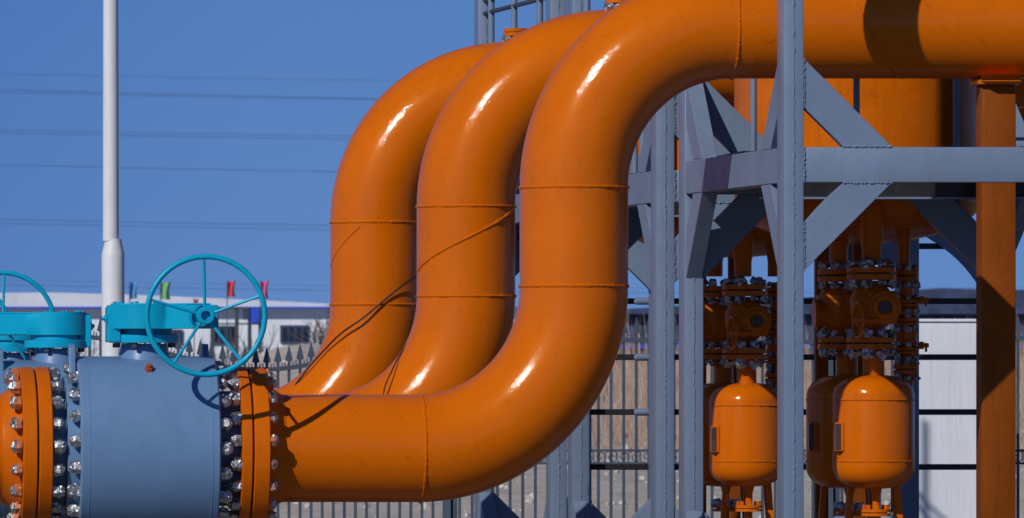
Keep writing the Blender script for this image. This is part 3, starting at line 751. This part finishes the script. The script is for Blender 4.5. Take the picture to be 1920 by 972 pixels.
# ------------------------------------------------------------------ iron fence with spear heads
FN = 90.0
def fence_top(px, k):
    if k == 0: return 650 - 31 * (1 - math.cos(2 * PI * (px - 490) / 707))
    return 590 + 8 * math.sin((px - 1000) / 300)
def spear(bm, x, z, s=1.2):
    y = FN
    d = .006
    pts = [(0, .17), (.032, .04), (.012, .028), (.012, 0), (-.012, 0), (-.012, .028), (-.032, .04)]
    prism(bm, [(x + a * s, y - d, z + b * s) for a, b in pts], (0, 2 * d, 0))
    for sg in (-1, 1):      # little curled barbs under the head
        tube(bm, [(x, y, z - .035), (x + sg * .028, y, z - .02), (x + sg * .045, y, z + .012), (x + sg * .036, y, z + .03)], .006, 5)
def fence_panel(pa, pb, k, label, scroll=False):
    t = thing('iron_fence', label, 'fence', (XX((pa + pb) / 2, FN), FN, 0), 'grey iron fence panels with spear heads')
    top = lambda p: ZZ(fence_top(p, k), FN) - .20
    n = int((pb - pa) / (20.2 if k == 0 else 23)); xs = [pa + (pb - pa) * (i + .5) / n for i in range(n)]
    for px in xs:
        x = XX(px, FN); zt = top(px)
        b = BM(); box(b, (x - .014, FN - .012, .05), (x + .014, FN + .012, zt + .02)); spear(b, x, zt)
        obj('bar', b, 'fence', t)
    r = BM(); m = 40
    for dz, h in ((-.03, .045),):
        lo = []; hi = []
        for i in range(m + 1):
            p = pa + (pb - pa) * i / m; x = XX(p, FN); z = top(p) + dz
            lo.append(r.verts.new((x, FN - .022, z - h / 2))); hi.append(r.verts.new((x, FN - .022, z + h / 2)))
        g = [r.faces.new((lo[i], lo[i + 1], hi[i + 1], hi[i])) for i in range(m)]
        ex = bmesh.ops.extrude_face_region(r, geom=g)
        bmesh.ops.translate(r, verts=[v for v in ex['geom'] if isinstance(v, bmesh.types.BMVert)], vec=(0, .044, 0))
    obj('top_rail', r, 'fence', t)
    for z in (.2,):
        obj('bottom_rail', box(BM(), (XX(pa, FN), FN - .02, z), (XX(pb, FN), FN + .02, z + .045)), 'fence', t)
    if scroll:
        for py in (845, 869):
            obj('band_rail', box(BM(), (XX(pa, FN), FN - .02, ZZ(py, FN) - .012), (XX(pb, FN), FN + .02, ZZ(py, FN) + .012)), 'fence', t)
        s = BM()
        for i in range(int((pb - pa) / 22)):
            c = Vector((XX(pa + 11 + 22 * i, FN), FN - .018, ZZ(857, FN))); sg = 1 if i % 2 else -1
            pts = [c + Vector((math.cos(a * .5) * (.008 + a * .0038), 0, sg * math.sin(a * .5) * (.008 + a * .0038))) for a in range(0, 22)]
            tube(s, pts, .0055, 5)
        obj('scrollwork', s, 'fence', t)
    for p in (pa, pb):
        obj('post', box(BM(), (XX(p, FN) - .035, FN - .035, 0), (XX(p, FN) + .035, FN + .035, top(p) + .12), .006), 'fence', t)
    return t
fence_panel(137, 843, 0, 'grey iron fence panel with a sagging curved top rail left of the orange bends')
fence_panel(850, 1560, 1, 'grey iron fence panel with scrollwork band behind the bends and frames', True)
fence_panel(1567, 2250, 1, 'grey iron fence panel at the far right behind the white pillar', True)
fence_panel(-560, 130, 0, 'grey iron fence panel at the far left behind the valves')

# ------------------------------------------------------------------ terrain
def terrain(x, y):
    if y < 100: return 0.0
    u = (y - 100) / 75
    hill = (math.sin(min(u, 1) * PI / 2) ** 1.6 if u <= 1 else max(0, 1 - (u - 1) * 1.4))
    px = x / y * F + VX
    hgt = 2.15 + .62 * math.exp(-((px - 560) / 190) ** 2) - .6 * math.exp(-((px - 250) / 260) ** 2) + .12 * math.sin(x * .9) 
    n = noise.noise(Vector((x * .55, y * .22, 0))) * .16 + noise.noise(Vector((x * 2.2, y * .9, 3))) * .06
    return max(-.02, hill * (hgt + n))
g = BM(); nx, ny = 260, 150
grid = []
for j in range(ny + 1):
    y = 96 + (240 - 96) * (j / ny); row = []
    for i in range(nx + 1):
        x = (-900 + 3600 * i / nx + 1100) / F * y * 1.0
        z = terrain(x, y) + .006
        row.append(g.verts.new((x, y, z)))
    grid.append(row)
for j in range(ny):
    for i in range(nx): g.faces.new((grid[j][i], grid[j][i + 1], grid[j + 1][i + 1], grid[j + 1][i]))
tag(obj('earth_bank', g, 'ground', None, ang=60), 'stony brown bank of earth behind the iron fence', None, None, 'structure')
g = BM(); S = 4000
vs = [g.verts.new(p) for p in ((-S, -200, 0), (S, -200, 0), (S, S * 2, 0), (-S, S * 2, 0))]; g.faces.new(vs)
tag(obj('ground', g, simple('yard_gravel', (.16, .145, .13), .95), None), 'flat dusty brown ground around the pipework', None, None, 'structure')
# rubble and straw
rd = random.Random(3); s = BM()
for i in range(900):
    y = rd.uniform(101, 172); px = rd.uniform(480, 1950); x = (px + 1100) / F * y
    r = rd.uniform(.015, .055) * (2.0 if rd.random() < .06 else 1)
    res = bmesh.ops.create_icosphere(s, subdivisions=1, radius=r, matrix=Matrix.Translation((x, y, terrain(x, y) + r * .3)))
    for v in res['verts']: v.co += Vector((rd.uniform(-.3, .3), rd.uniform(-.3, .3), rd.uniform(-.3, .2))) * r
tag(obj('rubble', s, simple('pale_stone', (.50, .47, .43)), None, smooth=False), 'pale stones strewn over the bank behind the fence', None, None, 'stuff')
s = BM()
for i in range(15000):
    y = rd.uniform(128, 176); px = rd.uniform(880, 1950); x = (px + 1100) / F * y
    if noise.noise(Vector((x * .8, y * .12, 9))) < rd.uniform(-.5, .35): continue
    z = terrain(x, y); h = rd.uniform(.15, .45) * (1 + .6 * noise.noise(Vector((x * 1.5, y * .05, 2)))) + .9 * rd.random() ** 4; w = rd.uniform(.004, .011); lx = rd.uniform(-.16, .16); ly = rd.uniform(-.1, .1)
    v = [s.verts.new((x - w, y, z)), s.verts.new((x + w, y, z)), s.verts.new((x + w * .7 + lx * .4, y + ly * .4, z + h * .55)), s.verts.new((x - w * .7 + lx * .4, y + ly * .4, z + h * .55)), s.verts.new((x + lx, y + ly, z + h))]
    s.faces.new((v[0], v[1], v[2], v[3])); s.faces.new((v[3], v[2], v[4]))
tag(obj('dry_grass', s, 'straw', None, smooth=False), 'tall dry brown grass on the bank behind the fence', None, None, 'stuff')

# ------------------------------------------------------------------ white industrial building behind
BYd = 250.0
def PB(px, py, y=BYd): return W(px, py, y)
t = thing('white_building', 'long low white building with blue trim behind the earth bank', 'building', (XX(300, BYd), BYd, 0))
xl, xr = XX(-500, BYd), XX(1000, BYd)
zw = ZZ(578, BYd)
obj('wall', box(BM(), (xl, BYd, 0), (xr, BYd + 14, zw)), 'wallwhite', t)
rf = BM()
prism(rf, [(xl, BYd - .3, zw + .02), (XX(-500, BYd), BYd - .3, ZZ(553, BYd)), (XX(100, BYd), BYd - .3, ZZ(549, BYd)), (XX(300, BYd), BYd - .3, ZZ(555, BYd)), (XX(640, BYd), BYd - .3, ZZ(571, BYd)), (xr, BYd - .3, ZZ(576, BYd)), (xr, BYd - .3, zw + .02)], (0, 14, 0))
obj('roof', rf, 'roofwhite', t)
tr = BM(); box(tr, (xl, BYd - .36, zw - .02), (xr, BYd - .302, zw + .035)); obj('trim', tr, 'bluetrim', t)
for a, b, c, d in ((525, 577, 610, 643), (398, 440, 611, 645), (318, 341, 618, 645), (700, 760, 610, 643), (60, 118, 612, 645), (-60, -5, 612, 645)):
    w = BM(); box(w, (XX(a, BYd), BYd - .09, ZZ(d, BYd)), (XX(b, BYd), BYd - .01, ZZ(c, BYd))); fr = obj('window', w, 'darkblue', t)
    p = BM(); gp = .06; n = 4; xa, xb = XX(a, BYd), XX(b, BYd)
    for i in range(n):
        box(p, (xa + (xb - xa) * i / n + gp, BYd - .11, ZZ(d, BYd) + gp), (xa + (xb - xa) * (i + 1) / n - gp * .3, BYd - .093, ZZ(c, BYd) - gp))
    obj('pane', p, 'glass', fr)
# porch frame with a blue banner
sc = thing('porch_frame', 'dark metal porch frame standing against the white building', 'porch', (XX(440, 246), 246, 0))
b = BM()
for px in (398, 444, 468, 488): box(b, (XX(px, 246) - .05, 245.95, 0), (XX(px, 246) + .05, 246.05, ZZ(577, 246)))
obj('posts', b, 'darkgrey', sc)
b = BM(); box(b, (XX(396, 246), 245.93, ZZ(579, 246)), (XX(490, 246), 246.07, ZZ(576, 246))); box(b, (XX(396, 246), 245.93, ZZ(609, 246)), (XX(490, 246), 246.07, ZZ(606, 246))); obj('crossbeam', b, 'darkgrey', sc)
b = BM(); box(b, (XX(455, 246), 245.9, ZZ(600, 246)), (XX(467, 246), 245.95, ZZ(580, 246))); obj('panel', b, 'darkblue', sc)
b = BM(); box(b, (XX(469, 246), 245.8, ZZ(606, 246)), (XX(485, 246), 245.86, ZZ(577, 246)))
tag(obj('banner', b, 'bluetrim'), 'bright blue rectangular banner hanging on the porch frame', 'banner')

# flags
def flag(px, y0, y1, w, mat, col, Y=200.0, extra=0):
    t = thing('flag', 'small %s flag on a thin pole above the white building' % col, 'flag', (XX(px, Y), Y, 0), 'coloured flags above the white building')
    obj('flagpole', cyl(BM(), (XX(px, Y), Y, 0), (XX(px, Y), Y, ZZ(y0 - 2, Y)), .012, n=8), 'fence', t)
    b = BM(); n = 12; rows = []
    for j in range(7):
        row = []
        for i in range(n + 1):
            u = i / n; q = j / 6
            row.append(b.verts.new((XX(px + w * u * (1 - .18 * math.sin(q * 3)), Y), Y + .05 * math.sin(u * 7 + q * 2 + px), ZZ(y0 + (y1 - y0) * q + 3 * u * math.sin(px + q), Y))))
        rows.append(row)
    for j in range(6):
        for i in range(n): b.faces.new((rows[j][i], rows[j][i + 1], rows[j + 1][i + 1], rows[j + 1][i]))
    obj('cloth', b, mat, t)
flag(243, 531, 562, 15, 'flagblue', 'light blue'); flag(301, 531, 561, 20, 'flaggreen', 'green')
flag(426, 529, 557, 16, 'flagred', 'red'); flag(489, 529, 560, 15, 'flagpink', 'pink'); flag(364, 562, 571, 9, 'flagred', 'low hanging dark red')

# navy shed at right
t = thing('navy_shed', 'long dark navy shed with pale stripes far behind the pillar', 'building', (XX(1500, 260), 260, 0))
obj('wall', box(BM(), (XX(1020, 260), 260, 0), (XX(2500, 260), 275, ZZ(590, 260))), 'darkblue', t)
rf = BM(); prism(rf, [(XX(1010, 260), 259.6, ZZ(590, 260) + .01), (XX(1300, 260), 259.6, ZZ(572, 260)), (XX(1760, 260), 259.6, ZZ(541, 260)), (XX(2100, 260), 259.6, ZZ(548, 260)), (XX(2510, 260), 259.6, ZZ(590, 260) + .01)], (0, 15, 0)); obj('roof', rf, 'darkblue', t)
for py in (650,):
    b = BM(); box(b, (XX(1020, 260), 259.8, ZZ(py + 4, 260)), (XX(2500, 260), 259.9, ZZ(py - 3, 260))); obj('stripe', b, 'bluetrim', t)

# bare trees
def tree(px, Y, h, seed, label):
    r_ = random.Random(seed)
    base = Vector((XX(px, Y), Y, 0))
    t = thing('bare_tree', label, 'tree', base, 'bare winter trees behind the bank')
    tr = BM(); cr = BM()
    top = base + Vector((r_.uniform(-.1, .1), 0, h * .38))
    tube(tr, [base, base.lerp(top, .5) + Vector((.05, 0, 0)), top], [h * .024, h * .018, h * .014], 7)
    def grow(p, d, l, r, dep):
        q = p + d * l
        tube(cr, [p, p.lerp(q, .5) + Vector((r_.uniform(-1, 1), 0, r_.uniform(-1, 1))) * l * .05, q], [r, r * .8, r * .6], 4, cap=False)
        if dep == 0: return
        for i in range(r_.choice((2, 3, 3))):
            nd_ = (d + Vector((r_.uniform(-.75, .75), r_.uniform(-.75, .75), r_.uniform(-.1, .5)))).normalized()
            grow(p.lerp(q, r_.uniform(.45, 1)), nd_, l * r_.uniform(.62, .85), r * .62, dep - 1)
    for i in range(5):
        d = Vector((r_.uniform(-.6, .6), r_.uniform(-.6, .6), 1)).normalized()
        grow(base.lerp(top, r_.uniform(.6, 1)), d, h * .2, h * .0095, 4)
    obj('trunk', tr, 'bark', t); obj('crown', cr, 'bark', t)
for i, (px, Y, h, lab) in enumerate(((590, 215, 4.6, 'bare tree rising left of the rearmost orange pipe'), (423, 220, 4.2, 'bare tree behind the handwheel spokes in front of the porch'),
        (490, 225, 4.0, 'slender bare tree near the pink flag'), (28, 215, 4.3, 'bare tree at the left edge of the white building'), (110, 222, 4.0, 'bare tree left of the white pole'),
        (330, 228, 3.9, 'thin bare tree between the green and red flags'), (1770, 210, 4.0, 'bare tree above the white pillar'), (1200, 212, 3.6, 'bare tree left of the grey column'), (1815, 222, 3.8, 'bare tree just left of the brown post'), (1545, 214, 3.6, 'bare tree behind the right-hand drain valves'))):
    tree(px, Y, h, 20 + i, lab)

# power lines
for i, (y0, y1) in enumerate(((132, 138), (160, 171), (167, 174), (238, 243), (243, 249), (302, 310), (406, 411), (412, 419), (529, 533), (519, 524))):
    a = W(-400, y0 - 3, 420); b = W(2400, y1 + (y1 - y0) * 2.2, 420)
    pts = [a.lerp(b, j / 24) + Vector((0, 0, -.35 * math.sin(PI * j / 24))) for j in range(25)]
    tag(obj('power_line', tube(BM(), pts, (.006, .010, .008, .008, .008, .009, .009, .008, .008, .005)[i], 5), 'wire'), 'thin overhead wire crossing the blue sky, %s' % ['topmost and faintest', 'upper strand of the second pair', 'lower strand of the second pair', 'upper strand of the middle pair', 'lower strand of that middle pair', 'single wire below the middle pair', 'upper strand of the lowest pair', 'lower strand of the lowest pair', 'single wire just above the flags', 'faint wire just above the lowest one'][i], 'power line', 'overhead wires in the sky')

# ------------------------------------------------------------------ light, sky, camera
Ldir = Vector((-.53, -.65, .53)).normalized()
el = math.asin(Ldir.z)
sun = bpy.data.lights.new('sun', 'SUN'); sun.energy = 2.95; sun.angle = math.radians(.55); sun.color = (1, .95, .87)
so = bpy.data.objects.new('sun', sun); COL.objects.link(so); so.location = (0, 60, 30)
so.rotation_euler = Ldir.to_track_quat('Z', 'Y').to_euler()
w = bpy.data.worlds.new('World'); scene.world = w; w.use_nodes = True
nt = w.node_tree; bg = nt.nodes['Background']
sky = nt.nodes.new('ShaderNodeTexSky'); sky.sky_type = 'NISHITA'; sky.sun_disc = False
sky.sun_elevation = el; sky.sun_rotation = math.atan2(Ldir.x, Ldir.y)
sky.air_density = 1.0; sky.dust_density = .3; sky.ozone_density = 3.0; sky.altitude = 300
tc = nt.nodes.new('ShaderNodeTexCoord')
vm = nd(nt, 'ShaderNodeVectorMath', operation='ADD'); vm.inputs[1].default_value = (0, 0, .33)
vn = nd(nt, 'ShaderNodeVectorMath', operation='NORMALIZE')
nt.links.new(tc.outputs['Generated'], vm.inputs[0]); nt.links.new(vm.outputs[0], vn.inputs[0]); nt.links.new(vn.outputs[0], sky.inputs['Vector'])
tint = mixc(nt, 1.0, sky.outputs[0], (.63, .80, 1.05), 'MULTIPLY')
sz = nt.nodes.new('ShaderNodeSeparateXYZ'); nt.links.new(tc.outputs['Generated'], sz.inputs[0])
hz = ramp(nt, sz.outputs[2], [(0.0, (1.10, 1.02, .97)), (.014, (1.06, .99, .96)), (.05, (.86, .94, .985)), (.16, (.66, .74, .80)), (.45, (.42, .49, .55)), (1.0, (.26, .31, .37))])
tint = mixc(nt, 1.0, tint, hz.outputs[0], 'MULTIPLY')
hx = ramp(nt, sz.outputs[0], [(.060, (.80, .88, .95)), (.095, (1, 1, 1))])      # lens vignette put into the sky colour, darker towards the left
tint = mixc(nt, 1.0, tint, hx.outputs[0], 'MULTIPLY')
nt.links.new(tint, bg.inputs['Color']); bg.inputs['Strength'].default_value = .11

cam = bpy.data.cameras.new('camera'); co = bpy.data.objects.new('camera', cam); COL.objects.link(co)
co.location = (0, 0, H); co.rotation_euler = (PI / 2, 0, 0)
cam.sensor_width = 36; cam.lens = F / 1920 * 36
cam.shift_x = (960 - VX) / 1920; cam.shift_y = (VY - 486) / 1920
cam.clip_start = 1; cam.clip_end = 10000
cam.dof.use_dof = True; cam.dof.focus_distance = 68.0
cam.dof.aperture_fstop = (cam.lens / 1000) / .026
scene.camera = co
scene.view_settings.view_transform = 'Standard'; scene.view_settings.look = 'None'; scene.view_settings.exposure = 0
scene.render.resolution_x = 1024; scene.render.resolution_y = 518
